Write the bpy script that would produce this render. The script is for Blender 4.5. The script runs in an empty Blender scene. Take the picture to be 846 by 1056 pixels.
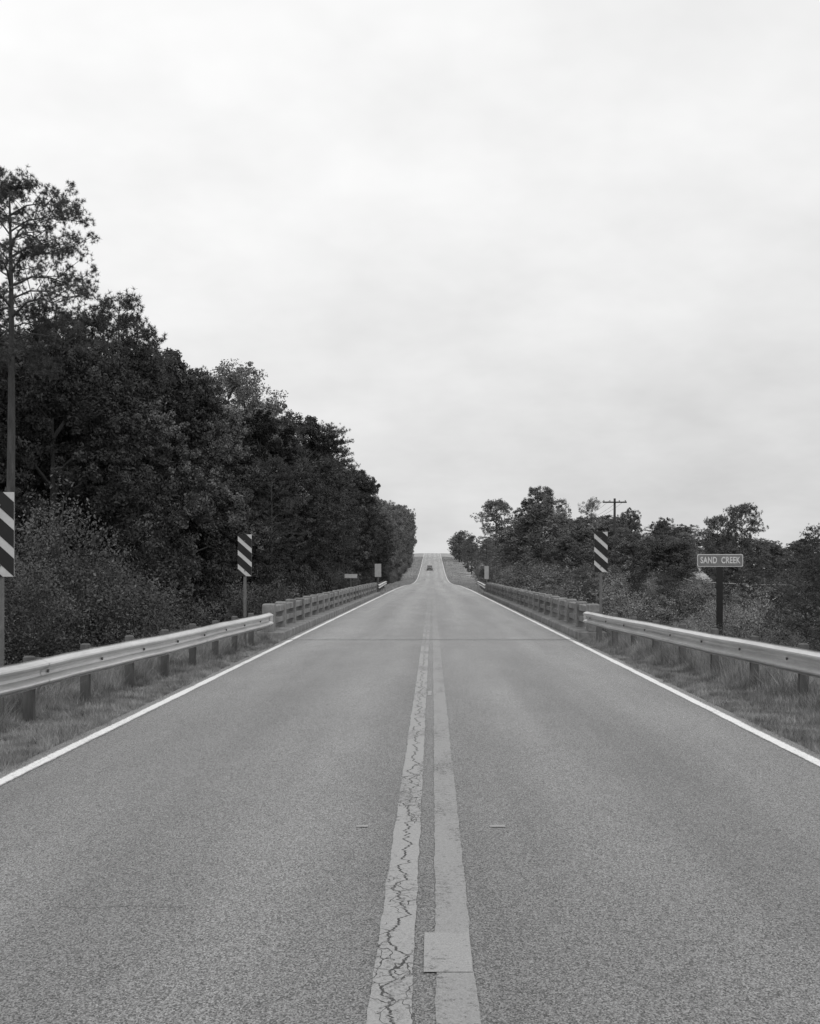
import bpy, math, random
import numpy as np
random.seed(7); rng = np.random.default_rng(7)
scene = bpy.context.scene
col = scene.collection
F = 1270.0; CX = 446.0; HY = 589.0; EYE = 1.65; CAMX = 0.03

def ss(a, b, x):
    t = np.clip((np.asarray(x, float)-a)/(b-a), 0, 1); return t*t*(3-2*t)
_Y = np.arange(-80, 3200, 2.0)
_P = np.interp(_Y, [-80,110,150,200,240,280,330,400,470,520,545,600,700,1000,3200],
               [0,0,-.12,-.5,-.55,-.1,1.3,4.1,7.2,9.1,9.65,9.7,9,5,0])
_k = np.ones(13)/13
_P = np.convolve(np.pad(_P, 6, mode='edge'), _k, mode='valid')
def prof(y): return np.interp(y, _Y, _P)
def gz(x, y):
    x = np.asarray(x, float); y = np.asarray(y, float); a = np.abs(x)
    D = 1.9*(1-ss(110,190,y)) + .35
    side = D*ss(5.3,10,a) + ss(6,12,a)*(.14*np.sin(x*.7+y*.31)+.12*np.sin(x*.23-y*.57))
    dip = 3.3*ss(29.8,38,y)*(1-ss(76,84.5,y))
    z = prof(y) - np.maximum(side, dip) - .01
    return z - .05*(1-ss(3.4,3.55,a))
def g(x, y): return float(gz(x, y))
def at(px, d): return CAMX + (px-CX)*d/F
def zt(py, d): return EYE - (py-HY)*d/F

# ---------------------------------------------------------------- materials
def newmat(name):
    m = bpy.data.materials.new(name); m.use_nodes = True
    nt = m.node_tree; b = nt.nodes['Principled BSDF']
    return m, nt, b
def N(nt, t, **kw):
    n = nt.nodes.new(t)
    for k, v in kw.items(): setattr(n, k, v)
    return n
def math_(nt, op, a, b=None, c=None, clamp=False):
    n = N(nt, 'ShaderNodeMath', operation=op, use_clamp=clamp)
    for i, v in enumerate((a, b, c)):
        if v is None: continue
        if isinstance(v, (int, float)): n.inputs[i].default_value = v
        else: nt.links.new(v, n.inputs[i])
    return n.outputs[0]
def maprange(nt, v, a, b, c, d):
    n = N(nt, 'ShaderNodeMapRange'); nt.links.new(v, n.inputs[0])
    for i, x in enumerate((a, b, c, d)): n.inputs[i+1].default_value = x
    return n.outputs[0]
def coords(nt, scale=(1,1,1), kind='Object'):
    tc = N(nt, 'ShaderNodeTexCoord'); mp = N(nt, 'ShaderNodeMapping')
    nt.links.new(tc.outputs[kind], mp.inputs[0]); mp.inputs['Scale'].default_value = scale
    return mp.outputs[0]
def noise(nt, vec, scale, detail=3, rough=.55):
    n = N(nt, 'ShaderNodeTexNoise'); n.inputs['Scale'].default_value = scale
    n.inputs['Detail'].default_value = detail; n.inputs['Roughness'].default_value = rough
    nt.links.new(vec, n.inputs['Vector']); return n.outputs['Fac']
def grey(nt, v, b, sock='Base Color'):
    c = N(nt, 'ShaderNodeCombineColor')
    for i in range(3): nt.links.new(v, c.inputs[i])
    nt.links.new(c.outputs[0], b.inputs[sock])
def simple(name, base, rough=.7, var=.25, scale=6, spec=.3, metal=0, stretch=(1,1,1), bump=0):
    m, nt, b = newmat(name)
    v = coords(nt, stretch); n1 = noise(nt, v, scale, 4); n2 = noise(nt, v, scale*7, 3)
    s = math_(nt, 'ADD', math_(nt, 'MULTIPLY', n1, .65), math_(nt, 'MULTIPLY', n2, .35))
    grey(nt, maprange(nt, s, .3, .7, base*(1-var), base*(1+var)), b)
    b.inputs['Roughness'].default_value = rough; b.inputs['Specular IOR Level'].default_value = spec
    b.inputs['Metallic'].default_value = metal
    if bump:
        bp = N(nt, 'ShaderNodeBump'); bp.inputs['Strength'].default_value = bump; bp.inputs['Distance'].default_value = .01
        nt.links.new(n2, bp.inputs['Height']); nt.links.new(bp.outputs[0], b.inputs['Normal'])
    return m
def foliage(name, base, var=.45, scale=.9, lo=.6, hi=1.5):
    m, nt, b = newmat(name); nt.nodes.remove(b)
    df = N(nt, 'ShaderNodeBsdfDiffuse'); nt.links.new(df.outputs[0], nt.nodes['Material Output'].inputs[0])
    v = coords(nt); n1 = noise(nt, v, scale, 1)
    oi = N(nt, 'ShaderNodeObjectInfo')
    s = maprange(nt, n1, .3, .7, base*(1-var), base*(1+var))
    s = math_(nt, 'MULTIPLY', s, maprange(nt, oi.outputs['Random'], 0, 1, lo, hi))
    grey(nt, s, df, 'Color')
    return m
M = {}
M['leaf'] = foliage('dark_leaf', .075, .55, 1.1, .45, 1.8); M['needle'] = foliage('pine_needle', .075, .4, 1.0, .7, 1.4)
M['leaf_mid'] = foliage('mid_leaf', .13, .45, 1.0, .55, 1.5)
M['leaf_far_haze'] = foliage('haze_painted_leaf', .17, .4, .8, .75, 1.3)  # distant foliage lightened by hand: aerial haze painted into the leaf colour
M['brush'] = foliage('brush_leaf', .165, .5, 2.0, .55, 1.5)
M['shrub'] = foliage('shrub_leaf', .085, .55, 2.2, .8, 1.3); M['light_leaf'] = foliage('pale_leaf', .21, .4, 1, .9, 1.2)
M['bark'] = simple('bark', .06, .9, .5, 5, stretch=(1,1,.25))
M['grass'] = foliage('grass_blade', .25, .55, 2.6, 1, 1); M['tall_grass'] = foliage('tall_grass_blade', .25, .6, .7, 1, 1)
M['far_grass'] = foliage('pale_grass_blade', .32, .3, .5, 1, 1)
M['concrete'] = simple('weathered_concrete', .19, .9, .5, 2.2, bump=.5)
M['galv'] = simple('galvanised_steel', .56, .36, .24, 3, .5, .5, stretch=(1,.3,3))
M['wood'] = simple('dark_post_wood', .10, .85, .4, 8, stretch=(1,1,.2))
M['pole'] = simple('pole_wood', .035, .85, .3, 6)
M['black'] = simple('black_sheet', .014, .5, .2, 8); M['white'] = simple('white_sheet', .46, .5, .15, 5)
M['plate_back'] = simple('bare_sign_back', .35, .5, .15, 5, metal=.2)
M['signface'] = simple('sign_face', .17, .45, .2, 6); M['letter'] = simple('faded_letter_paint', .55, .5, .2, 14)
M['wire'] = simple('wire', .03)
M['steel'] = simple('steel_post', .12, .6, .3, 8)
M['paint_car'] = simple('dark_car_paint', .05, .25, .1, 3, .6); M['glass'] = simple('car_glass', .03, .1, .1, 3, .8)
M['tyre'] = simple('tyre', .02); M['chrome'] = simple('chrome', .6, .25, .05, 3, .5, .8)
M['water'] = simple('creek_water', .03, .08, .2, 2, .6)

# ground material
m, nt, b = newmat('ground_soil_grass'); v = coords(nt)
s = math_(nt, 'ADD', math_(nt, 'MULTIPLY', noise(nt, v, .25, 3), .5), math_(nt, 'MULTIPLY', noise(nt, v, 14, 4, .7), .5))
tc = N(nt, 'ShaderNodeTexCoord'); sp = N(nt, 'ShaderNodeSeparateXYZ'); nt.links.new(tc.outputs['Object'], sp.inputs[0])
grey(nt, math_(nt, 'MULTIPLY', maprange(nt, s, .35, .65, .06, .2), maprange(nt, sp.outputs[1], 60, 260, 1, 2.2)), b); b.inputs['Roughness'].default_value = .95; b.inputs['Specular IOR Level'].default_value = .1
M['ground'] = m

def asphalt_value(nt):
    v = coords(nt, (1,.6,1))
    tc = N(nt, 'ShaderNodeTexCoord'); sp = N(nt, 'ShaderNodeSeparateXYZ'); nt.links.new(tc.outputs['Object'], sp.inputs[0])
    x, y = sp.outputs[0], sp.outputs[1]
    big = noise(nt, coords(nt, (1.1,.05,1)), 1.0, 3)
    med = noise(nt, coords(nt, (1,.3,1)), 1.1, 3, .6)
    fine = noise(nt, v, 125, 3, .9)
    vo = N(nt, 'ShaderNodeTexVoronoi'); vo.inputs['Scale'].default_value = 165; nt.links.new(v, vo.inputs['Vector'])
    sep = N(nt, 'ShaderNodeSeparateColor'); nt.links.new(vo.outputs['Color'], sep.inputs[0])
    stone = maprange(nt, sep.outputs[0], 0, 1, .3, 1.7)
    ax = math_(nt, 'ABSOLUTE', x)
    tr = math_(nt, 'COSINE', math_(nt, 'MULTIPLY', math_(nt, 'SUBTRACT', ax, .95), 3.9))
    tr = maprange(nt, tr, -1, 1, .925, 1.07)
    val = math_(nt, 'MULTIPLY', maprange(nt, big, .3, .7, .86, 1.14), maprange(nt, med, .3, .7, .92, 1.08))
    val = math_(nt, 'MULTIPLY', val, maprange(nt, fine, .32, .68, .45, 1.55))
    val = math_(nt, 'MULTIPLY', val, stone); val = math_(nt, 'MULTIPLY', val, tr)
    val = math_(nt, 'MULTIPLY', val, maprange(nt, y, 3, 24, .16, .225))  # foreground darkened in the colour, standing in for lens falloff
    val = math_(nt, 'MULTIPLY', val, maprange(nt, y, 24, 120, 1, 1.4))  # grazing sky gloss painted in: colour brightens with distance
    return val, v, x, y, fine
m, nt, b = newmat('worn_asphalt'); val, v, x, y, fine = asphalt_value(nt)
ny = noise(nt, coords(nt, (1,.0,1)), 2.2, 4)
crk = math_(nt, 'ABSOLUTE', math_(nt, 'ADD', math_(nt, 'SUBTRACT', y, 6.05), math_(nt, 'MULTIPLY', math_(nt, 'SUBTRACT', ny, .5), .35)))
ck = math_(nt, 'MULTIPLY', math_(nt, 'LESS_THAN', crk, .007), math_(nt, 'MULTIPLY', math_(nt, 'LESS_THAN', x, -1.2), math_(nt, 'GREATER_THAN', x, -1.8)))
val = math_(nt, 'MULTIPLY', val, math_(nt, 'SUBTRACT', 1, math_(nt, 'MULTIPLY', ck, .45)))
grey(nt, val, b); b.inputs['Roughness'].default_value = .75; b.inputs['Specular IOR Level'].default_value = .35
M['asphalt'] = m

def paintmat(name, base, wear, crack_x=None, fade=None, soft=.16, edge=None, cthr=.5):
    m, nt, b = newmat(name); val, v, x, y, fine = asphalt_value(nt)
    w = noise(nt, coords(nt), 24, 4, .8); w2 = noise(nt, coords(nt, (1,.3,1)), 2.5, 2)
    ws = math_(nt, 'ADD', w, math_(nt, 'MULTIPLY', w2, .6))
    if fade: ws = math_(nt, 'ADD', ws, maprange(nt, y, fade[0], fade[1], 0, fade[2]))
    if edge:   # paint worn thinner towards the sides of the stripe
        e = maprange(nt, math_(nt, 'ABSOLUTE', math_(nt, 'SUBTRACT', math_(nt, 'ABSOLUTE', x), edge[0])), edge[1]*.55, edge[1], 0, .32)
        ws = math_(nt, 'ADD', ws, math_(nt, 'MAXIMUM', e, 0))
    mask = maprange(nt, ws, wear, wear+soft, 1, 0)
    p = math_(nt, 'MULTIPLY', maprange(nt, fine, .3, .7, .72, 1.28), base)
    if crack_x is not None:
        n1 = N(nt, 'ShaderNodeTexNoise'); n1.noise_dimensions = '1D'; n1.inputs['Scale'].default_value = 2.6; n1.inputs['Detail'].default_value = 5; n1.inputs['Roughness'].default_value = .65
        nt.links.new(y, n1.inputs['W'])
        off = math_(nt, 'MULTIPLY', math_(nt, 'SUBTRACT', n1.outputs['Fac'], .5), .24)
        c = math_(nt, 'ABSOLUTE', math_(nt, 'SUBTRACT', math_(nt, 'SUBTRACT', x, crack_x), off))
        c1 = math_(nt, 'LESS_THAN', c, .006)
        vo = N(nt, 'ShaderNodeTexVoronoi', feature='DISTANCE_TO_EDGE'); vo.inputs['Scale'].default_value = 9
        mix = N(nt, 'ShaderNodeVectorMath', operation='ADD'); nn = N(nt, 'ShaderNodeTexNoise'); nn.inputs['Scale'].default_value = 12
        nt.links.new(v, nn.inputs['Vector']); sc = N(nt, 'ShaderNodeVectorMath', operation='SCALE'); nt.links.new(nn.outputs['Color'], sc.inputs[0]); sc.inputs['Scale'].default_value = .12
        nt.links.new(v, mix.inputs[0]); nt.links.new(sc.outputs[0], mix.inputs[1]); nt.links.new(mix.outputs[0], vo.inputs['Vector'])
        c2 = math_(nt, 'MULTIPLY', math_(nt, 'LESS_THAN', vo.outputs['Distance'], .022), math_(nt, 'GREATER_THAN', w2, cthr))
        ck = math_(nt, 'MAXIMUM', c1, c2)
        p = math_(nt, 'MULTIPLY', p, math_(nt, 'SUBTRACT', 1, math_(nt, 'MULTIPLY', ck, .88)))
    mx = math_(nt, 'ADD', math_(nt, 'MULTIPLY', p, mask), math_(nt, 'MULTIPLY', val, math_(nt, 'SUBTRACT', 1, mask)))
    grey(nt, mx, b); b.inputs['Roughness'].default_value = .65; b.inputs['Specular IOR Level'].default_value = .3
    return m
M['line_l'] = paintmat('worn_centre_paint_cracked', .295, .82, -.13, (18,40,.16))
M['line_r'] = paintmat('worn_centre_paint', .26, .80, .30, (18,40,.16), .16, None, .62)
M['patch'] = paintmat('fresher_paint', .29, .84)
M['edge'] = paintmat('white_edge_paint', .72, .86, None, None, .22, (3.35,.068))
M['joint'] = paintmat('joint_tar', .08, .66)

# ---------------------------------------------------------------- mesh helpers
def npmesh(name, verts, faces, k):
    verts = np.asarray(verts, np.float32); faces = np.asarray(faces, np.int32).reshape(-1, k)
    me = bpy.data.meshes.new(name)
    me.vertices.add(len(verts)); me.vertices.foreach_set('co', verts.ravel())
    me.loops.add(faces.size); me.loops.foreach_set('vertex_index', faces.ravel())
    me.polygons.add(len(faces)); me.polygons.foreach_set('loop_start', np.arange(0, faces.size, k, dtype=np.int32))
    me.update(calc_edges=True); return me
def tag(o, label=None, cat=None, group=None, kind=None):
    if label: o['label'] = label
    if cat: o['category'] = cat
    if group: o['group'] = group
    if kind: o['kind'] = kind
    return o
def link(name, me, mat=None, parent=None, smooth=False):
    o = bpy.data.objects.new(name, me); col.objects.link(o)
    if mat is not None and not me.materials: me.materials.append(mat)
    if smooth: me.polygons.foreach_set('use_smooth', [True]*len(me.polygons))
    if parent is not None: o.parent = parent
    return o
def empty(name, loc=(0,0,0), rz=0):
    o = bpy.data.objects.new(name, None); col.objects.link(o); o.location = loc; o.rotation_euler = (0,0,rz)
    o.empty_display_size = .3; return o
class MB:
    def __init__(s): s.v = []; s.f = []
    def box(s, x0, x1, y0, y1, z0, z1, c=.0):
        b = len(s.v)
        if c <= 0:
            s.v += [(x0,y0,z0),(x1,y0,z0),(x1,y1,z0),(x0,y1,z0),(x0,y0,z1),(x1,y0,z1),(x1,y1,z1),(x0,y1,z1)]
            s.f += [[b+i for i in q] for q in ((0,3,2,1),(4,5,6,7),(0,1,5,4),(1,2,6,5),(2,3,7,6),(3,0,4,7))]
        else:   # chamfered top edge
            s.v += [(x0,y0,z0),(x1,y0,z0),(x1,y1,z0),(x0,y1,z0),(x0,y0,z1-c),(x1,y0,z1-c),(x1,y1,z1-c),(x0,y1,z1-c),
                    (x0+c,y0+c,z1),(x1-c,y0+c,z1),(x1-c,y1-c,z1),(x0+c,y1-c,z1)]
            s.f += [[b+i for i in q] for q in ((0,3,2,1),(8,9,10,11),(0,1,5,4),(1,2,6,5),(2,3,7,6),(3,0,4,7),(4,5,9,8),(5,6,10,9),(6,7,11,10),(7,4,8,11))]
        return s
    def tube(s, pts, rad, seg=6, cap=True):
        pts = [np.array(p, float) for p in pts]; n = len(pts)
        if isinstance(rad, (int, float)): rad = [rad]*n
        b = len(s.v); u = None
        for i in range(n):
            t = pts[min(i+1,n-1)]-pts[max(i-1,0)]; t /= np.linalg.norm(t)+1e-9
            if u is None:
                u = np.cross(t, (0,0,1) if abs(t[2]) < .9 else (1,0,0))
            u = u - t*np.dot(u,t); u /= np.linalg.norm(u)+1e-9; w = np.cross(t, u)
            for j in range(seg):
                a = 2*math.pi*j/seg; s.v.append(tuple(pts[i]+rad[i]*(math.cos(a)*u+math.sin(a)*w)))
        for i in range(n-1):
            for j in range(seg):
                j2 = (j+1) % seg; s.f.append([b+i*seg+j, b+i*seg+j2, b+(i+1)*seg+j2, b+(i+1)*seg+j])
        if cap:
            s.f.append([b+j for j in range(seg)][::-1]); s.f.append([b+(n-1)*seg+j for j in range(seg)])
        return s
    def poly(s, pts):
        b = len(s.v); s.v += list(pts); s.f.append(list(range(b, b+len(pts)))); return s
    def prism(s, pts2, y0, y1):      # polygon in xz extruded along y
        b = len(s.v); n = len(pts2)
        s.v += [(x,y0,z) for x,z in pts2]+[(x,y1,z) for x,z in pts2]
        s.f.append([b+i for i in range(n)]); s.f.append([b+n+i for i in range(n)][::-1])
        for i in range(n):
            j = (i+1) % n; s.f.append([b+j, b+i, b+n+i, b+n+j])
        return s
    def mesh(s, name):
        me = bpy.data.meshes.new(name); me.from_pydata([tuple(map(float, p)) for p in s.v], [], s.f); me.update(); return me
    def build(s, name, mat, parent=None, smooth=False): return link(name, s.mesh(name), mat, parent, smooth)

# ---------------------------------------------------------------- terrain, road
ys = np.unique(np.concatenate([np.arange(-24, 130, 1.0), np.arange(130, 640, 5.0), np.arange(640, 1000, 30.), np.arange(1000, 3101, 150.)]))
xh = np.array([0,1.5,3.0,3.4,3.48,3.56,3.8,4.2,4.7,5.3,6,6.7,7.4,8.2,9,10,11,12,13.5,15,17,19,22,25,28,32,36,41,47,55,65,80,100,130,170,230,320,450,650,1000,1600.])
xs = np.concatenate([-xh[:0:-1], xh])
XX, YY = np.meshgrid(xs, ys); ZZ = gz(XX, YY)
nx, ny_ = len(xs), len(ys)
idx = np.arange(nx*ny_).reshape(ny_, nx)
fc = np.stack([idx[:-1,:-1], idx[:-1,1:], idx[1:,1:], idx[1:,:-1]], -1).reshape(-1,4)
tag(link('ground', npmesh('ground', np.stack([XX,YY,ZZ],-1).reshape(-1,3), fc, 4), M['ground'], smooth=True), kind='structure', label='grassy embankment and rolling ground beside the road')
rs = ys[ys <= 700]
def strip(name, x0, x1, y0, y1, mat, dz, label, jit=0):
    yy = np.concatenate([[y0], rs[(rs > y0) & (rs < y1)], [y1]])
    if jit:
        yy = np.concatenate([yy, np.arange(max(y0,3), min(y1,40), .05)])
    yy = np.unique(np.round(yy, 2)); keep = np.concatenate([[True], np.diff(yy) > .03]); yy = yy[keep]
    zz = prof(yy)+dz
    n = len(yy); j0 = np.zeros(n); j1 = np.zeros(n)
    if jit:
        j0 = np.convolve(rng.normal(0, jit*1.6, n+4), np.ones(5)/5**.5, 'valid')*.6+rng.normal(0,jit*.4,n)
        j1 = np.convolve(rng.normal(0, jit*1.6, n+4), np.ones(5)/5**.5, 'valid')*.6+rng.normal(0,jit*.4,n)
    v = np.stack([np.stack([x0+j0, yy, zz],-1), np.stack([x1+j1, yy, zz],-1)],1).reshape(-1,3)
    i = np.arange(n-1)*2; f = np.stack([i, i+1, i+3, i+2],-1)
    return tag(link(name, npmesh(name, v, f, 4), mat), kind='structure', label=label)
strip('road', -3.52, 3.52, -24, 700, M['asphalt'], 0, 'two lane worn grey asphalt road running straight to the hill')
strip('centre_line', -.21, -.048, -24, 660, M['line_l'], .004, 'cracked left line of the double centre line', .003)
strip('centre_line', .044, .203, -24, 660, M['line_r'], .004, 'worn right line of the double centre line', .003)
strip('edge_line', -3.415, -3.28, -24, 660, M['edge'], .004, 'white painted line on the left edge of the road', .004)
strip('edge_line', 3.285, 3.42, -24, 660, M['edge'], .004, 'white painted line on the right edge of the road', .004)
strip('paint_patch', -.006, .197, 5.05, 5.60, M['patch'], .0065, 'short paint patch joined to the right centre line, sticking out left of it')
for x0, x1, y0, y1, lb in ((-.46,-.385,7.92,7.98,'small pale paint mark left of the centre lines'),(.40,.50,7.92,7.98,'small pale paint mark right of the centre lines'),(-.03,.02,16.3,16.9,'tiny pale mark between the centre lines')):
    strip('paint_mark', x0, x1, y0, y1, M['patch'], .005, lb)
for yj, lb in ((29.5,'dark joint across the road at the near end of the bridge'),(84.7,'dark joint across the road at the far end of the bridge')):
    strip('road_joint', -3.5, 3.5, yj, yj+.10, M['joint'], .012, lb)
w = MB().box(-160,160,50,64,-3.4,-2.95); tag(w.build('water', M['water']), kind='structure', label='dark creek water passing under the bridge')

# ---------------------------------------------------------------- bridge
br = empty('road_bridge', (0,57,0)); tag(br, 'low concrete road bridge with open post and rail parapets on both sides', 'bridge')
def bchild(mb, name, mat, parent=None):
    for i, p in enumerate(mb.v): mb.v[i] = (p[0], p[1]-57, p[2])
    o = mb.build(name, mat, parent or br); return o
bchild(MB().box(-4.3,4.3,29.5,84.8,-.6,-.035), 'deck', M['concrete'])
for s in (-1,1):
    a, c = sorted((s*3.54, s*4.2)); bchild(MB().box(a,c,29.5,84.8,-.034,.2,.03), 'curb', M['concrete'])
    mb = MB(); a, c = sorted((s*3.82, s*3.98))
    mb.box(a,c,29.6,84.7,.64,.80,.02); mb.box(a,c,29.6,84.7,.37,.49)
    rl = bchild(mb, 'railing', M['concrete'])
    n = 24
    for i in range(n+1):
        yc = 29.75 + i*(84.55-29.75)/n; wd = .24 if i in (0,n) else .13
        a2, c2 = sorted((s*3.78, s*4.05)); hz_ = .87+random.uniform(-.012,.012)
        bchild(MB().box(a2,c2,yc-wd,yc+wd,.2,hz_,.03), 'railing_post', M['concrete'], rl)
for yy in (29.3,84.3): bchild(MB().box(-4.2,4.2,yy,yy+.7,-3.8,-.6), 'abutment', M['concrete'])
for yy in (43,57,71):
    for xx in (-3.2,0,3.2): bchild(MB().box(xx-.22,xx+.22,yy-.22,yy+.22,-3.9,-1.0), 'pier', M['concrete'])
    bchild(MB().box(-4.1,4.1,yy-.35,yy+.35,-1.0,-.602), 'pier_cap', M['concrete'])

# ---------------------------------------------------------------- guardrails
WB = [(.012,.157),(0,.150),(.012,.143),(.098,.108),(.104,.090),(.098,.072),(.012,.032),(.002,0),(.012,-.032),(.098,-.072),(.104,-.090),(.098,-.108),(.012,-.143),(0,-.150),(.012,-.157)]
def guardrail(path, s, label, group=None, ztop=.70, step=3.81):
    path = [np.array(p, float) for p in path]
    x_of = lambda y: float(np.interp(y, [p[1] for p in path], [p[0] for p in path]))
    y0, y1 = path[0][1], path[-1][1]
    t = empty('guardrail', (x_of(y0), y0, 0)); tag(t, label, 'guardrail', group); ox, oy = x_of(y0), y0
    y = y0; k = 0
    while y < y1-.2:
        ye = min(y+step+.15, y1); mb = MB(); yy = np.linspace(y, ye, 6); n = len(WB)
        for q in yy:
            zc = ztop-.155+float(prof(q)); off = .004 if k % 2 else 0
            sag = .005*math.sin(q*.9)+.003*math.sin(q*2.3)
            mb.v += [(x_of(q)-ox - s*(d+off), q-oy, zc+z+sag) for d, z in WB]
        for i in range(len(yy)-1):
            for j in range(n-1): mb.f.append([i*n+j, i*n+j+1, (i+1)*n+j+1, (i+1)*n+j])
        mb.build('beam', M['galv'], t)
        for q in (y+.2, y+.2+1.905):
            if q > y1: continue
            xx = x_of(q)-ox; lean = random.uniform(-.02,.02)
            a, c = sorted((xx+s*.14, xx+s*.25)); zb = g(ox+xx+s*.25, q)-.1
            po = MB().box(a,c,q-oy-.045,q-oy+.045,zb,ztop+.03+lean+float(prof(q)),.015).build('guardrail_post', M['wood'], t)
            a, c = sorted((xx+s*.005, xx+s*.138)); MB().box(a,c,q-oy-.04,q-oy+.04,ztop-.3+float(prof(q)),ztop-.01+float(prof(q))).build('block', M['wood'], po)
            MB().tube([(xx-s*.004,q-oy,ztop-.155+float(prof(q))),(xx-s*.026,q-oy,ztop-.155+float(prof(q)))],.018,8).build('bolt', M['steel'], po)
        y += step; k += 1
    for q, e in ((y1,.42),):
        xx = x_of(q)-ox; a, c = sorted((xx-s*.01, xx-s*.035)); z0 = float(prof(q))
        pr = MB(); pr.v = [(a,q-oy-.05,z0+ztop-.31),(a,q-oy+e,z0+ztop-.25),(a,q-oy+e,z0+ztop-.06),(a,q-oy-.05,z0+ztop),(c,q-oy-.05,z0+ztop-.31),(c,q-oy+e,z0+ztop-.25),(c,q-oy+e,z0+ztop-.06),(c,q-oy-.05,z0+ztop)]
        pr.f = [[0,1,2,3],[7,6,5,4],[0,4,5,1],[1,5,6,2],[2,6,7,3],[3,7,4,0]]; pr.build('end_shoe', M['galv'], t)
    return t
guardrail([(-4.72,2),(-4.30,12.3),(-3.95,20),(-3.71,28.2)], -1, 'galvanised guardrail on dark posts along the grass on the left, nearest the viewer')
guardrail([(4.95,2),(4.62,14.0),(4.10,22),(3.72,29.3)], 1, 'galvanised guardrail on dark posts along the grass on the right, nearest the viewer')
guardrail([(-3.75,85.2),(-4.0,96),(-4.6,123)], -1, 'distant guardrail beyond the bridge on the left side of the road')
guardrail([(3.75,85.2),(4.0,96),(4.6,123)], 1, 'distant guardrail beyond the bridge on the right side of the road')

# ---------------------------------------------------------------- signs
def marker(x, y, zb, label, back=False, w=.305, h=.914, rz=0):
    t = empty('object_marker', (x, y, 0), rz); tag(t, label, 'road sign')
    MB().box(-.03,.03,.012,.05,g(x,y)-.2,zb+h-.1).build('post', M['steel'], t)
    MB().box(-w/2,w/2,0,.008,zb,zb+h).build('panel', M['plate_back'] if back else M['white'], t)
    if not back:
        mb = MB(); per = h/3; sw = per*.64
        for k in range(-1, 5):
            z0 = zb + k*per
            poly = [(-w/2, z0+w*.9), (w/2, z0), (w/2, z0+sw), (-w/2, z0+w*.9+sw)]
            def clip(P, zc, up):
                out = []
                for i in range(len(P)):
                    a, c = P[i], P[(i+1) % len(P)]
                    ia = (a[1] <= zc) if up else (a[1] >= zc); ic = (c[1] <= zc) if up else (c[1] >= zc)
                    if ia: out.append(a)
                    if ia != ic:
                        tt = (zc-a[1])/(c[1]-a[1]); out.append((a[0]+tt*(c[0]-a[0]), zc))
                return out
            P = clip(poly, zb+h, True)
            if P: P = clip(P, zb, False)
            if len(P) >= 3: mb.poly([(p[0], -.004, p[1]) for p in P])
        mb.build('stripes', M['black'], t)
        for zz in (zb+.12, zb+h-.14): MB().tube([(0,-.004,zz),(0,-.014,zz)],.012,8).build('bolt', M['steel'], t)
    return t
marker(at(0,13.3), 13.3, 1.59, 'black and white striped marker panel cut by the left photo edge, nearest the viewer')
marker(at(252.5,27), 27, 1.54, 'black and white striped marker panel at the left near end of the bridge')
marker(at(620,28), 28, 1.63, 'black and white striped marker panel at the right near end of the bridge')
marker(at(390,86), 86, 1.25, 'bare grey back of a marker panel at the left far end of the bridge', True, .45)
marker(at(502,86), 86, 1.1, 'bare grey back of a marker panel at the right far end of the bridge', True)
t = empty('road_sign', (at(362,98),98,0)); tag(t, 'tiny pale sign on a short post beyond the bridge, left of the road', 'road sign')
MB().box(-.5,.5,0,.02,1.1,1.42).build('panel', M['white'], t); MB().box(-.04,.04,.022,.08,g(at(362,98),98)-.2,1.4).build('post', M['steel'], t)

sx, sd = at(743,37), 37
cs = empty('creek_name_sign', (sx,sd,0), -.03); tag(cs, 'grey creek name sign with pale lettering reading SAND CREEK on a dark post', 'road sign')
zb = zt(584.5,sd); zh = zt(571.5,sd); W2 = 47*sd/F/2
def rrect(mb, w, z0, z1, r, y0, y1):
    pts = []
    for cx_, cz, a0 in ((w-r,z0+r,-90),(w-r,z1-r,0),(-w+r,z1-r,90),(-w+r,z0+r,180)):
        for k in range(5):
            a = math.radians(a0+k*22.5); pts.append((cx_+r*math.cos(a), cz+r*math.sin(a)))
    mb.prism(pts, y0, y1); return mb
bd = rrect(MB(), W2, zb, zh, .05, 0, .015).build('panel', M['letter'], cs)
rrect(MB(), W2-.022, zb+.022, zh-.022, .04, -.006, -.001).build('panel_face', M['signface'], bd)
MB().box(-.085,.085,.017,.16,g(sx,sd)-.3,zh-.02).build('post', M['black'], cs)
fc_ = bpy.data.curves.new('lettering','FONT'); fc_.body = 'SAND  CREEK'; fc_.size = .27; fc_.align_x = 'CENTER'; fc_.align_y = 'CENTER'; fc_.offset = .008; fc_.space_character = 1.08
fo = bpy.data.objects.new('tmp_text', fc_); col.objects.link(fo)
bpy.context.view_layer.update()
tm = bpy.data.meshes.new_from_object(fo.evaluated_get(bpy.context.evaluated_depsgraph_get()))
bpy.data.objects.remove(fo)
lt = link('lettering', tm, M['letter'], bd); tm.materials.clear(); tm.materials.append(M['letter'])
wx = max(v.co.x for v in tm.vertices); k = (W2-.08)/wx
lt.rotation_euler = (math.pi/2,0,0); lt.location = (0,-.012,(zb+zh)/2); lt.scale = (k,.98,1)

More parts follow.
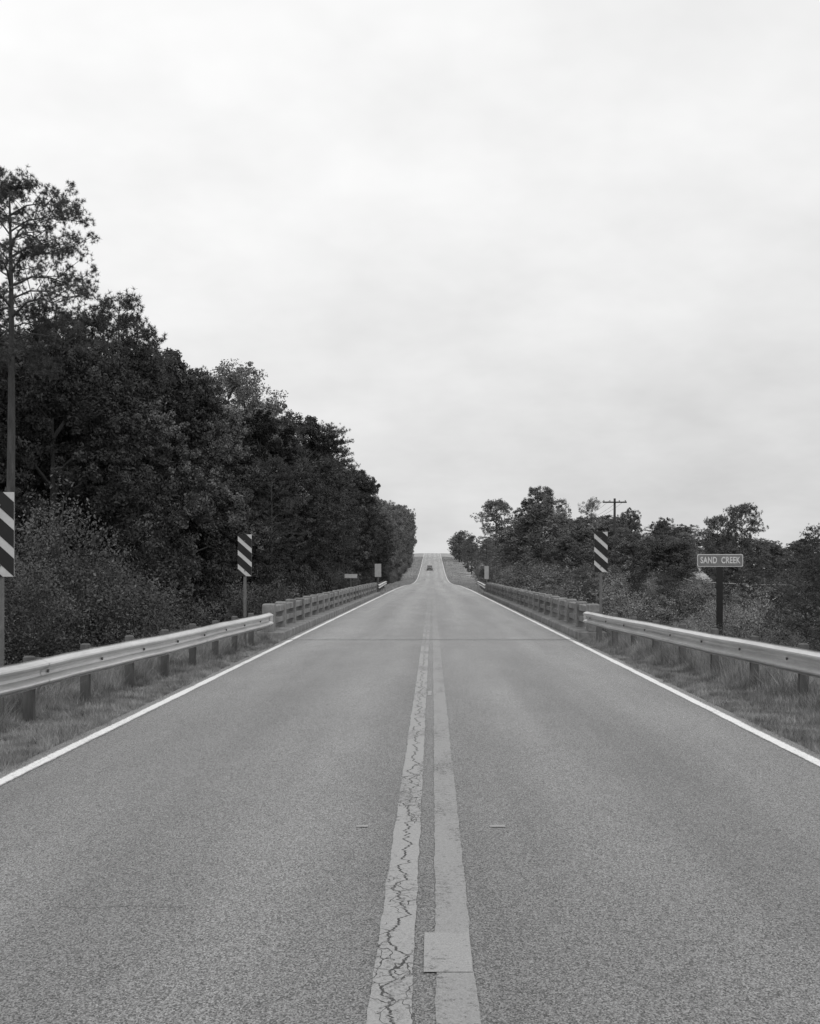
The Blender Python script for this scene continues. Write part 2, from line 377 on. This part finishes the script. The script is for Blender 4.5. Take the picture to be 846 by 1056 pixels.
# ---------------------------------------------------------------- utility poles
poles = [(at(634,143),143,zt(514,143)),(21.4,200,9.6),(21.6,262,9.4),(21.8,330,11.0)]
names = ['nearest utility pole with a crossarm standing above the trees right of the road','second utility pole back from the viewer, right of the road','third utility pole back, right of the road','farthest utility pole on the rising ground right of the road']
tops = []
for (x,y,z1),lb in zip(poles,names):
    t = empty('utility_pole',(x,y,0)); tag(t,lb,'utility pole')
    zg = g(x,y)-.3
    MB().tube([(0,0,zg),(0,0,(zg+z1)/2),(.02,0,z1)],[.19,.16,.13],8).build('shaft', M['pole'], t, True)
    zc = z1-.45
    MB().box(-1.4,1.4,-.20,-.13,zc-.08,zc+.08).build('crossarm', M['pole'], t)
    for xx in (-1.25,-.55,.55,1.25): MB().tube([(xx,-.16,zc+.07),(xx,-.16,zc+.14),(xx,-.16,zc+.24)],[.02,.07,.04],6).build('insulator', M['steel'], t)
    tops.append((x,y,zc+.24))
wl = ['outer left','inner left','inner right','outer right']
for k_, xx in enumerate((-1.25,-.55,.55,1.25)):
    pts = []
    for (a,b2) in zip(tops[:-1],tops[1:]):
        for q in np.linspace(0,1,9)[:-1]: pts.append((a[0]+(b2[0]-a[0])*q+xx, a[1]+(b2[1]-a[1])*q-.16, a[2]+(b2[2]-a[2])*q-3.2*q*(1-q)))
    pts.append((tops[-1][0]+xx,tops[-1][1]-.16,tops[-1][2]))
    tag(MB().tube(pts,.016,4).build('overhead_wire', M['wire']), wl[k_]+' wire strung between the utility poles right of the road','wire','wires between the utility poles')
px_, py_ = poles[0][0], 143
pd = 95; ppx, ppz = at(716,pd), zt(600,pd)
tag(MB().tube([(px_,py_-.1,zt(568,143)),((px_+ppx)/2,(py_+pd)/2,(zt(568,143)+ppz)/2-.2),(ppx,pd,ppz)],.04,4).build('service_wire', M['plate_back']),'slanting wire dropping from the nearest utility pole to a low cable post','wire')
qx, qd = at(880,62), 62
tag(MB().tube([(ppx,pd,ppz),((ppx+qx)/2,(pd+qd)/2,(ppz+zt(604,qd))/2-.1),(qx,qd,zt(604,qd))],.03,4).build('service_wire', M['plate_back']),'low cable running level over the brush to the right','wire')
for (xx,yy,zz,lb) in ((ppx,pd,ppz,'low wooden cable post in the brush right of the road'),(qx,qd,zt(604,qd),'low wooden cable post just beyond the right edge of the photo')):
    t = empty('cable_post',(xx,yy,0)); tag(t,lb,'post')
    MB().tube([(0,0,g(xx,yy)-.3),(0,0,zz+.05)],[.09,.07],8).build('shaft', M['pole'], t); MB().box(-.2,.2,-.12,-.08,zz-.06,zz).build('bracket', M['steel'], t)

# ---------------------------------------------------------------- car
cy = 345; car = empty('car', (-.7,cy,float(prof(cy)))); car.rotation_euler = (math.atan((float(prof(cy+3))-float(prof(cy-3)))/6),0,0)
tag(car,'small dark car far off on the road, climbing the hill','car')
sec = [(-2.3,.35,.62,.74),(-2.15,.25,.74,.8),(-1.2,.2,.84,.82),(-.6,.2,.88,.83),(1.2,.2,.9,.83),(1.9,.22,.88,.8),(2.25,.3,.8,.74)]
mb = MB()
for y_, a_, c_, w_ in sec: mb.v += [(-w_,y_,a_),(w_,y_,a_),(w_,y_,(a_+c_)/2),(w_*.94,y_,c_),(-w_*.94,y_,c_),(-w_,y_,(a_+c_)/2)]
for i in range(len(sec)-1):
    for j in range(6): mb.f.append([i*6+j,i*6+(j+1)%6,(i+1)*6+(j+1)%6,(i+1)*6+j])
mb.f += [[5,4,3,2,1,0],[(len(sec)-1)*6+j for j in range(6)]]
mb.build('body', M['paint_car'], car)
mb = MB(); mb.v = [(-.76,-.75,.87),(.76,-.75,.87),(.76,1.5,.89),(-.76,1.5,.89),(-.6,-.05,1.27),(.6,-.05,1.27),(.6,1.0,1.27),(-.6,1.0,1.27)]
mb.f = [[0,1,5,4],[1,2,6,5],[2,3,7,6],[3,0,4,7]]; mb.build('window', M['glass'], car)
MB().box(-.62,.62,-.08,1.03,1.271,1.33,.03).build('roof', M['paint_car'], car)
for sx_ in (-1,1):
    for yy in (-1.4,1.35):
        ty = MB().tube([(sx_*.63,yy,.32),(sx_*.82,yy,.32)],.32,14).build('wheel', M['tyre'], car)
        MB().tube([(sx_*.821,yy,.32),(sx_*.835,yy,.32)],.18,12).build('rim', M['chrome'], ty)
    MB().tube([(sx_*.56,-2.28,.6),(sx_*.56,-2.34,.6)],.1,10).build('headlight', M['plate_back'], car)
MB().box(-.78,.78,-2.42,-2.32,.36,.46).build('bumper', M['steel'], car)

# ---------------------------------------------------------------- plants
def rand_dirs(n):
    v = rng.normal(size=(n,3)); return v/np.linalg.norm(v,axis=1,keepdims=True)
def leaf_mesh(name, c, s):
    n = len(c); u = rand_dirs(n); w = np.cross(u, rand_dirs(n)); w /= np.linalg.norm(w,axis=1,keepdims=True)+1e-9
    ss_ = (s*rng.uniform(.6,1.3,n))[:,None]
    v = np.stack([c+u*ss_, c+w*ss_*.5, c-u*ss_, c-w*ss_*.5],1).reshape(-1,3)
    return npmesh(name, v, np.arange(n*4), 4)
def needle_mesh(name, c, L, per, wd=.03, up=.35):
    n = len(c); cc = np.repeat(c, per, 0); d = rand_dirs(n*per); d[:,2] += up; d /= np.linalg.norm(d,axis=1,keepdims=True)
    w = np.cross(d, rand_dirs(n*per)); w /= np.linalg.norm(w,axis=1,keepdims=True)+1e-9
    l = (L*rng.uniform(.6,1.2,n*per))[:,None]
    v = np.stack([cc+d*l*.05-w*wd*.5, cc+d*l*.05+w*wd*.5, cc+d*l],1).reshape(-1,3)
    return npmesh(name, v, np.arange(n*per*3), 3)
def broadleaf(h, r, base, nclump, nleaf, leaf, seed, lobes=6, kr=1.0, mat='leaf', name='broadleaf_tree', lobk=1.0):
    R = random.Random(seed); mb = MB()
    lean = (R.uniform(-.4,.4), R.uniform(-.4,.4))
    tr = [(lean[0]*q, lean[1]*q, h*.88*q) for q in (0,.2,.45,.7,1)]
    mb.tube([(0,0,-.3)]+tr[1:], [h*.02,h*.016,h*.012,h*.007,.02], 7)
    lob = []
    for i in range(lobes*3):
        q = (i+.5)/(lobes*3); z = base+(h-base)*(.06+.86*q); a = i*2.4+R.uniform(-.5,.5)
        prof_r = r*(math.sin(math.pi*min(1,.18+q*.76))**.6)
        rr = prof_r*R.uniform(.35,.95)
        lob.append((math.cos(a)*rr, math.sin(a)*rr, z, r*R.uniform(.22,.42)*lobk))
        mb.tube([(lean[0]*q,lean[1]*q,max(z-rr*.7,h*.08)),(math.cos(a)*rr*.5,math.sin(a)*rr*.5,z-rr*.2),(math.cos(a)*rr,math.sin(a)*rr,z)],[h*.006,h*.004,.015],5,False)
    lob.append((lean[0],lean[1],h-r*.22,r*.24)); lob.append((lean[0]+r*.3,lean[1],h-r*.5,r*.24))
    cl = []
    for i in range(nclump):
        L = lob[R.randrange(len(lob))]; d = rand_dirs(1)[0]; d[2] = d[2]*.85+.1
        q = (R.uniform(.5,1.0)+(R.random() < .15)*R.uniform(.1,.5))*L[3]; cl.append((L[0]+d[0]*q, L[1]+d[1]*q, L[2]+d[2]*q))
    cl = np.array(cl); cr = rng.uniform(.16,.46,nclump)*kr
    c = np.repeat(cl,nleaf,0) + rand_dirs(nclump*nleaf)*(np.repeat(cr,nleaf)*rng.uniform(.1,1,nclump*nleaf)**.6)[:,None]*np.array([1,1,.75])
    c = c[c[:,2] > .02]
    return (h, mb.mesh('trunk'), leaf_mesh('crown', c, leaf), mat, name)
def pine(h, r, base, nl, tufts, seed, per=26, L=.26, name='pine_tree', wd=.03, skew=0, spread=.55, limb=.018, round_=False):
    R = random.Random(seed); mb = MB(); bx, by = R.uniform(-.3,.3), R.uniform(-.3,.3)
    path = lambda q: np.array([bx*math.sin(q*3)*q, by*math.sin(q*2.3)*q, h*.97*q])
    mb.tube([(0,0,-.3)]+[path(q) for q in (.1,.25,.4,.55,.7,.85,1)], [h*.0105*k for k in (1.15,1,.9,.8,.7,.55,.35,.08)], 8)
    pts = []; zs = .75 if round_ else .5
    for i in range(nl):
        q = base + (1-base)*((i+R.uniform(0,.8))/nl); p0 = path(q*.985); a = i*2.39996+R.uniform(-.6,.6)
        u = min(1,(q-base)/(1-base))
        if round_: ln = r*(math.sin(math.pi*(.16+.74*u))**.8)*R.uniform(.6,1.08)
        else: ln = r*((1-u)**.5*.85+.22)*R.uniform(.5,1.1)*(min(1,.55+u*3))
        if skew: ln *= 1+skew*math.cos(a)
        rise = ((-.05+.6*u) if round_ else (.15+.55*u))*ln*R.uniform(.6,1.3)
        rise = min(rise, h*1.0-p0[2])
        dx, dy = math.cos(a), math.sin(a); bend = R.uniform(-.25,.25)
        P = lambda s: p0 + np.array([dx*ln*s - dy*bend*ln*s*s, dy*ln*s + dx*bend*ln*s*s, rise*(s**1.3)+.1*ln*math.sin(s*5)])
        mb.tube([P(s) for s in (0,.25,.5,.75,1)], [max(.02,ln*limb)*k for k in (1,.8,.6,.4,.15)], 5, False)
        for j in range(6 if round_ else 4):
            s = .35+(.1 if round_ else .15)*j; sd_ = 1 if j % 2 else -1; f = R.uniform(.2,.4) if round_ else .28
            tip = P(s)+np.array([-dy*sd_*ln*f+dx*ln*.18, dx*sd_*ln*f+dy*ln*.18, ln*(R.uniform(-.05,.3) if round_ else .1)])
            mb.tube([P(s), tip], [.02,.008], 4, False)
            for k in range(max(1,tufts//7)): pts.append(tip+rng.normal(0,.17*spread*2,3)*np.array([1,1,zs]))
        for j in range(tufts//2):
            s = R.uniform(.45,1.03); pts.append(P(s)+rng.normal(0,.30*spread*2,3)*np.array([1,1,zs])+np.array([0,0,.08]))
    for j in range(26): pts.append(path(1)+rng.normal(0,.35,3)-np.array([0,0,.2]))
    return (h, mb.mesh('trunk'), needle_mesh('crown', np.array(pts), L, per, wd), 'needle', name)
def shrub(h, r, n, leaf, seed, mat='shrub', name='shrub', per=28, cs_=.26):
    R = random.Random(seed); mb = MB(); cl = []
    for i in range(13):
        a = i*2.4; rr = r*R.uniform(.2,.85); hh = h*R.uniform(.5,.98)*(1-.35*(rr/r)**2)
        tip = (math.cos(a)*rr, math.sin(a)*rr, hh)
        mb.tube([(0,0,-.15),(tip[0]*.4,tip[1]*.4,hh*.5),tip],[.03,.018,.006],5,False)
        for k in range(n//13):
            s = R.uniform(.12,1.0); p = np.array([tip[0]*s**.8, tip[1]*s**.8, hh*s]); cl.append(p+rng.normal(0,.15*r,3)*np.array([1,1,.8]))
    cl = np.array(cl); c = np.repeat(cl,per,0)+rand_dirs(len(cl)*per)*(rng.uniform(.03,cs_,len(cl)*per)*r)[:,None]*.7
    c = c[c[:,2] > .01]
    return (h, mb.mesh('stem'), leaf_mesh('foliage', c, leaf), mat, name)
B = [broadleaf(14,4.4,.8,900,76,.08,11,6), broadleaf(14,3.9,1.4,820,76,.08,12,5), broadleaf(14,4.7,.5,920,76,.08,13,7)]
BL = [broadleaf(14,3.2,3.0,360,60,.07,21,5,1.2,'light_leaf'), broadleaf(9,3.2,1.6,460,60,.08,22,5,1,'leaf')]
PN = [pine(16,3.9,.26,52,38,31,22,.20,wd=.024,spread=.45), pine(16,3.3,.42,42,40,32,22,.20,wd=.024,spread=.45), pine(15,3.4,.18,58,34,33,22,.20,wd=.024,spread=.45)]
RND = pine(11,2.7,.62,30,40,35,24,.22,spread=.42,round_=True)
YP = [pine(4,1.25,.06,44,14,41,18,.13,wd=.011,spread=.26), pine(4.5,1.35,.08,40,16,42,18,.13,wd=.011,spread=.26)]
SH = [shrub(3,1.7,1000,.022,51,per=50,cs_=.2), shrub(2.4,1.9,1000,.023,52,per=50,cs_=.2), shrub(3.2,1.4,880,.022,53,per=50,cs_=.2)]
SHD = [shrub(3.4,2.0,600,.043,61,'leaf',per=42,cs_=.22), shrub(3.8,1.8,600,.043,62,'leaf',per=42,cs_=.22)]
TALL = pine(20,3.5,.66,34,130,78,26,.15,wd=.015,skew=.08,spread=.38,limb=.014,round_=True)
count = 0
def place(proto, x, y, ztop, label, group=None, wx=1.0, cat='tree', name=None, rz=None, hmin=.5):
    global count
    h, tm_, cm, mt, nm = proto
    zb_ = g(x,y)-.05; s = max(hmin, ztop-zb_)/h
    e = empty(name or nm, (x,y,zb_), random.uniform(0,6.28) if rz is None else rz); e.scale = (s*wx,s*wx,s)
    tag(e, label, cat, group)
    isb = cat == 'shrub'
    link('stem' if isb else 'trunk', tm_, M['bark'], e); cr = link('foliage' if isb else 'crown', cm, M[mt], e)
    mm = 'leaf_far_haze' if y > 215 else ('brush' if (x > 0 and isb) else 'leaf_mid' if (x > 0 and y > 85) else None)
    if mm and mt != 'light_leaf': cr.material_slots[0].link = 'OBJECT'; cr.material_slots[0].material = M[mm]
    count += 1; return e

# left wood ------------------------------------------------------
SKL = ([-400,-60,0,35,75,105,120,135,150,165,180,205,222,240,255,270,288,305,330,345,360,375,385,400,415,425,431,434],
       [250,290,312,312,322,312,303,322,345,352,372,392,374,378,385,405,435,432,438,455,470,490,512,517,522,535,550,590])
def skl(px): return float(np.interp(px, *SKL))
place(TALL, at(9,39), 39, zt(170,39), 'tall lone pine with a bare trunk and open crown at the far left', rz=.3, wx=.90)
def lzone(d): return ('beside the near guardrail' if d < 60 else 'beside the bridge' if d < 105 else 'beyond the bridge')
hero = [(36,308,53,PN[0]),(58,326,56,PN[1]),(84,320,55,PN[2]),(121,299,60,PN[1]),(103,318,63,PN[0]),(148,334,66,PN[2]),(170,358,72,B[1]),(190,378,76,PN[1]),(230,372,86,BL[0]),(256,384,92,BL[0]),(210,394,84,PN[2]),(277,412,100,PN[1]),(296,428,108,PN[2]),(316,428,118,B[1]),(338,436,130,PN[0]),(354,460,142,PN[1]),(370,484,158,B[1])]
hl = ['feathery pine in the left wood, just right of the tall lone pine','narrow pine in the left wood, second from the tall lone pine','bushy pine in the left wood, left of the highest peak','high pine making the peak of the left wood','feathery pine just left of and below the peak pine','bushy pine on the treeline just right of the peak pine','rounded broadleaf tree on the slope right of the peak pine','narrow pine in the dip of the left treeline','pale loose topped tree standing up from the left treeline','pale loose topped tree, right hand one of the pair in the left treeline','dark pine just left of the pale pair of trees','narrow pine just right of the pale pair of trees','bushy pine halfway down the left treeline','dense rounded tree beyond the left end of the bridge','feathery pine beyond the bridge on the falling left treeline','narrow pine low on the falling left treeline','rounded broadleaf tree lowest on the falling left treeline']
for (px,py,d,pr),lb in zip(hero,hl):
    place(pr, at(px,d), d, zt(py,d), lb, wx=random.uniform(.85,1.0))
def left_tree(x, d, drop, kinds):
    px = CX+(x-CAMX)*F/d
    if px < -110: return
    z = zt(skl(px)+drop, d); hgt = z-g(x,d)
    if hgt < 3: return
    pr = random.choice(kinds); z = min(z, g(x,d)+21)
    r0 = 4.4*(z-g(x,d))/14; wx = min(1.05, (abs(x)-5.6)/r0) if abs(x) < 12 else random.uniform(.8,1.05)
    kind = 'pine' if pr in PN else 'dense broadleaf tree'
    zn = lzone(d)
    place(pr, x, d, z, f'{kind} massed in the dark wood left of the road, {zn}', f'{kind}s in the left wood {zn}', max(.45,wx))
d = 45.; k = 0
while d < 480:
    xe = -float(np.interp(d,[30,60,110,180,300,480],[13.8,14,12.6,11.3,10.5,9.6]))
    far = d > 220; k += 1
    dr = (random.uniform(24,42) if k % 3 else random.uniform(50,85)) if not far else random.uniform(-3,9)
    left_tree(xe+random.uniform(-1.2,1.2)+(1.5 if not k % 3 and not far else 0), d, dr*min(1,90/d+.1) if not far else dr, B+B+PN)
    if d < 200 and k % 2: left_tree(xe-5+random.uniform(-1,1), d+2, random.uniform(24,40)*min(1,90/d+.1), B)
    d += 4.6 if d < 110 else 7 if d < 220 else 11
for px in (-60,-10,30,70): left_tree(at(px,70), 70, 30, [B[0],B[2]])
for px,dd,dr in ((30,50,75),(68,51,60),(100,55,70)): left_tree(at(px,dd), dd, dr, [B[0],B[2]])
d = 27.
while d < 420:
    x = -float(np.interp(d,[20,40,100,200,420],[9.2,9.6,9.5,8.4,7.6]))+random.uniform(-.8,.8)
    hh = random.uniform(2.2,4.6)*(1.1 if 30 < d < 84 else 1)
    zn = lzone(d)
    place(random.choice(SHD+SHD+SH[:1]), x, d, g(x,d)+hh, f'leafy shrub along the foot of the left wood, {zn}', f'edge shrubs of the left wood {zn}', random.uniform(.95,1.3), 'shrub')
    d += 3.0 if d < 90 else 5.5 if d < 180 else 10
for px,py,d,pr,wx,lb in ((48,496,28,SH[0],.95,'large leafy bush behind the left guardrail'),(102,555,30,SH[1],.7,'rounded bush right of the large leafy bush behind the left guardrail'),(0,535,23,SH[2],1.0,'leafy bush at the left edge of the photo behind the guardrail'),(272,592,48,SH[0],.9,'small pale bush beside the left end of the bridge railing'),(165,635,33,SH[2],.8,'low pale bush left of the bridge marker')):
    place(pr, at(px,d), d, zt(py,d), lb, None, wx, 'shrub')

# right side -----------------------------------------------------
SKR = ([455,462,470,485,494,500,510,524,532,540,550,560,572,585,598,610,622,650,680,705,730,745,765,785,800,822,846,900,1100],
       [585,556,548,550,566,552,550,548,545,534,525,518,528,534,532,526,532,534,540,543,546,549,549,552,556,556,550,545,540])
def skr(px): return float(np.interp(px, *SKR))
heroR = [(476,547,430,B[0],1.2,'small round tree on the crest just right of the road'),(488,552,400,B[1],1.0,'low tree on the slope right of the crest tree'),
 (511,516,205,RND,1.0,'round headed pine on a slim trunk standing nearest the road on the right'),(545,514,185,B[1],.8,'broadleaf tree left of the highest tree on the right skyline'),(560,502,178,BL[1],.75,'highest tree on the right skyline, loose pointed top'),
 (577,514,182,PN[1],.85,'pine just right of the highest tree on the right skyline'),(609,513,175,BL[0],.7,'pale loose tree left of the nearest utility pole'),(650,524,160,B[2],.75,'broad dark tree right of the nearest utility pole'),
 (683,534,140,B[0],.8,'rounded tree on the low skyline between pole and creek sign'),(740,532,118,RND,.75,'small pine left of the umbrella shaped pine above the creek sign'),(766,520,112,RND,.85,'umbrella shaped pine rising above the creek sign'),(838,541,62,PN[2],.9,'feathery pine at the right edge of the photo')]
for px,py,d,pr,wx,lb in heroR: place(pr, at(px,d), d, zt(py,d), lb, None, wx)
def right_tree(x, d, drop, kinds, lo=2.5, wk=1.0):
    px = CX+(x-CAMX)*F/d
    if px > 920 or px < 468: return
    z = zt(skr(px)+drop, d); hgt = z-g(x,d)
    if hgt < lo: z = g(x,d)+lo
    pr = random.choice(kinds)
    kind = 'pine' if (pr in PN or pr in YP) else 'broadleaf tree'
    zn = 'near the creek' if d < 120 else 'beyond the bridge' if d < 235 else 'on the far rise'
    place(pr, x, d, z, f'{kind} in the low wood right of the road, {zn}', f'{kind}s in the right wood {zn}', random.uniform(.85,1.25)*wk)
for d,sp_,lo_,hi_,wk in ((98,5.5,10,38,1.15),(114,5.5,8,32,1.25),(134,5.5,5,24,1.35),(158,6.5,0,14,1.4),(188,7,0,12,1.5),(225,7,0,8,1.7),(262,8,-2,6,1.8)):
    x = float(np.interp(d,[90,150,250],[20,14,11.5]))
    xm = (890-CX)*d/F
    while x < xm:
        right_tree(x+random.uniform(-1.2,1.2), d+random.uniform(-5,5), random.uniform(lo_,hi_), B+B+PN+BL[1:], wk=wk)
        x += random.uniform(.8,1.25)*sp_
for d in range(280, 470, 20):
    for k in range(3):
        right_tree(9.5+k*6+random.uniform(-1,1)+(460-d)*.01, d, random.uniform(2,8), B+PN, 3)
def rshrub(px, py, d, pr, wx=None):
    x = at(px,d); z = max(zt(py,d), g(x,d)+.7); z = min(z, g(x,d)+5.0)
    isp = pr in YP
    zn = 'just behind the guardrail' if d < 32 else 'in the creek hollow' if d < 85 else 'beyond the creek'
    place(pr, x, d, z, (f'young pine among the brush right of the road, {zn}' if isp else f'scrubby bush right of the road, {zn}'), (f'young pines on the right {zn}' if isp else f'scrubby bushes on the right {zn}'), wx or random.uniform(.75,1.15), 'tree' if isp else 'shrub', 'young_pine' if isp else None)
for k in range(80):
    d = random.choice((random.uniform(34,60), random.uniform(60,95), random.uniform(85,115)))
    pmin = CX+8.5*F/d
    if pmin > 870: continue
    px = random.uniform(pmin, 880)
    if abs(px-743) < 26 and d < 42: continue
    py = random.uniform(586,610) if d > 60 else random.uniform(606,645)
    rshrub(px, py, d, random.choice(SH+SH+SHD+YP))
d = 100.
while d < 210:       # understorey closing the foot of the right wood towards the road
    for off in (0, 5):
        x = float(np.interp(d,[100,150,210],[9.5,9,8.8]))+off+random.uniform(-.6,.6); px = CX+x*F/d
        rshrub(px, random.uniform(574,584), d, random.choice(SHD), random.uniform(1.1,1.5))
    d += 6.5
for px,py,d,i in ((836,590,34,0),(812,602,40,1),(856,578,30,1),(690,594,70,0),(660,590,80,1),(600,585,95,0)):
    rshrub(px,py,d,YP[i],wx=1.0)
for px,py,d in ((655,640,30),(700,648,26),(775,640,28),(812,648,24),(640,630,36),(675,625,44),(712,632,40),(782,618,42)):
    rshrub(px,py,d,random.choice(SH))

# ---------------------------------------------------------------- grass
def blades(name, n, xf, yf, hf, wd, mat, label, lean=.5):
    x = xf(n); y = yf(n); z = gz(x,y); ok = ~((y > 29.3) & (y < 84.9) & (np.abs(x) < 4.4)) & (np.abs(x) > 3.485+.03*np.sin(y*2.3)+.02*np.sin(y*7.1)); x, y, z = x[ok], y[ok], z[ok]; n = len(x)
    h = hf(n, x, y); a = rng.uniform(0,6.28,n); l = rng.normal(0,lean,n)*h; b_ = rng.uniform(0,6.28,n)
    w_ = wd*(1+y/40.)
    c = np.stack([x,y,z-.01],-1); dw = np.stack([np.cos(a)*w_, np.sin(a)*w_, 0*a],-1)
    tp = c+np.stack([np.cos(b_)*l, np.sin(b_)*l, h],-1)
    v = np.stack([c-dw, c+dw, tp],1).reshape(-1,3)
    return tag(link(name, npmesh(name, v, np.arange(n*3), 3), M[mat]), label, 'grass', kind='stuff')
def railx(y): return np.interp(y,[2,13,21,29.3],[4.83,4.45,4.02,3.7])
for s,lb in ((-1,'left'),(1,'right')):
    blades('rough_grass', 170000, lambda n: s*(3.44+rng.uniform(0,1,n)**1.25*3.4), lambda n: 5+25*rng.uniform(0,1,n)**1.1,
           lambda n,x,y: (rng.uniform(.02,.08,n)+rng.uniform(.03,.27,n)*ss(-.05,.35,np.abs(x)-railx(y)))*(.7+.7*(np.sin(x*5.1+y*2.7)*np.sin(y*1.9-x)>0)), .003, 'grass', f'rough grass verge on the {lb} between road and guardrail', .6)
    blades('tall_grass', 60000, lambda n: s*(5.2+rng.uniform(0,1,n)*(6 if s < 0 else 26)), lambda n: 10+90*rng.uniform(0,1,n)**1.4,
           lambda n,x,y: rng.uniform(.25,.8,n)*ss(4.8,7.5,np.abs(x)), .005, 'tall_grass', f'tall rough grass and weeds on the {lb} embankment', .3)
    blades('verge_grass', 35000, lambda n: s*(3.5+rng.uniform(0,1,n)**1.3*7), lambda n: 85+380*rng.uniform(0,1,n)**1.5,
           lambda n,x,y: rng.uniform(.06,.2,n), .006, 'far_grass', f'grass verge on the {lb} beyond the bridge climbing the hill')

# ---------------------------------------------------------------- world, sun, camera
wd_ = bpy.data.worlds.new('World'); scene.world = wd_; wd_.use_nodes = True
try: wd_.cycles.sampling_method = 'NONE'
except Exception as e: print(e)
nt = wd_.node_tree; bg = nt.nodes['Background']
sky = N(nt,'ShaderNodeTexSky',sky_type='NISHITA'); sky.sun_disc = False; sky.sun_elevation = math.radians(55); sky.sun_rotation = math.radians(150); sky.dust_density = 4
bw = N(nt,'ShaderNodeRGBToBW'); nt.links.new(sky.outputs[0], bw.inputs[0])
tc = N(nt,'ShaderNodeTexCoord'); sp = N(nt,'ShaderNodeSeparateXYZ'); nt.links.new(tc.outputs['Generated'], sp.inputs[0])
den = math_(nt,'ADD', math_(nt,'MAXIMUM', sp.outputs[2], 0), .35)
cb = N(nt,'ShaderNodeCombineXYZ'); nt.links.new(math_(nt,'DIVIDE',sp.outputs[0],den), cb.inputs[0]); nt.links.new(math_(nt,'DIVIDE',sp.outputs[1],den), cb.inputs[1])
n1 = noise(nt, cb.outputs[0], 3.2, 4, .6)
cl = maprange(nt, n1, .3, .7, -.065, .065)
el = N(nt,'ShaderNodeMapRange'); el.interpolation_type = 'SMOOTHSTEP'; nt.links.new(sp.outputs[2], el.inputs[0])
for i, q in enumerate((.02,.34,.70,.93)): el.inputs[i+1].default_value = q
side = maprange(nt, sp.outputs[0], -.35, .35, .06, -.05)
hz = maprange(nt, sp.outputs[2], 0, .06, .07, 0)
cloud = math_(nt,'ADD', math_(nt,'ADD', el.outputs[0], side), math_(nt,'ADD', cl, hz))
cloud = math_(nt,'MULTIPLY', cloud, 9.6)
tot = math_(nt,'ADD', cloud, math_(nt,'MULTIPLY', bw.outputs[0], .12))
cc = N(nt,'ShaderNodeCombineColor')
for i in range(3): nt.links.new(tot, cc.inputs[i])
nt.links.new(cc.outputs[0], bg.inputs[0]); bg.inputs[1].default_value = .1
sl = bpy.data.lights.new('sun','SUN'); sl.energy = 1.0; sl.angle = math.radians(20); sl.color = (1,.995,.985)
so = bpy.data.objects.new('sun', sl); col.objects.link(so); so.rotation_euler = (math.radians(35), 0, math.radians(30))
cd = bpy.data.cameras.new('camera'); co = bpy.data.objects.new('camera', cd); col.objects.link(co)
co.location = (CAMX,0,EYE); co.rotation_euler = (math.pi/2,0,0)
cd.sensor_fit = 'HORIZONTAL'; cd.sensor_width = 36; cd.lens = F/846*36; cd.shift_x = -(CX-423)/846; cd.shift_y = (HY-528)/846
cd.clip_end = 6000; cd.clip_start = .1
scene.camera = co
scene.view_settings.view_transform = 'Standard'; scene.view_settings.look = 'None'; scene.view_settings.exposure = 0
print('plants', count)
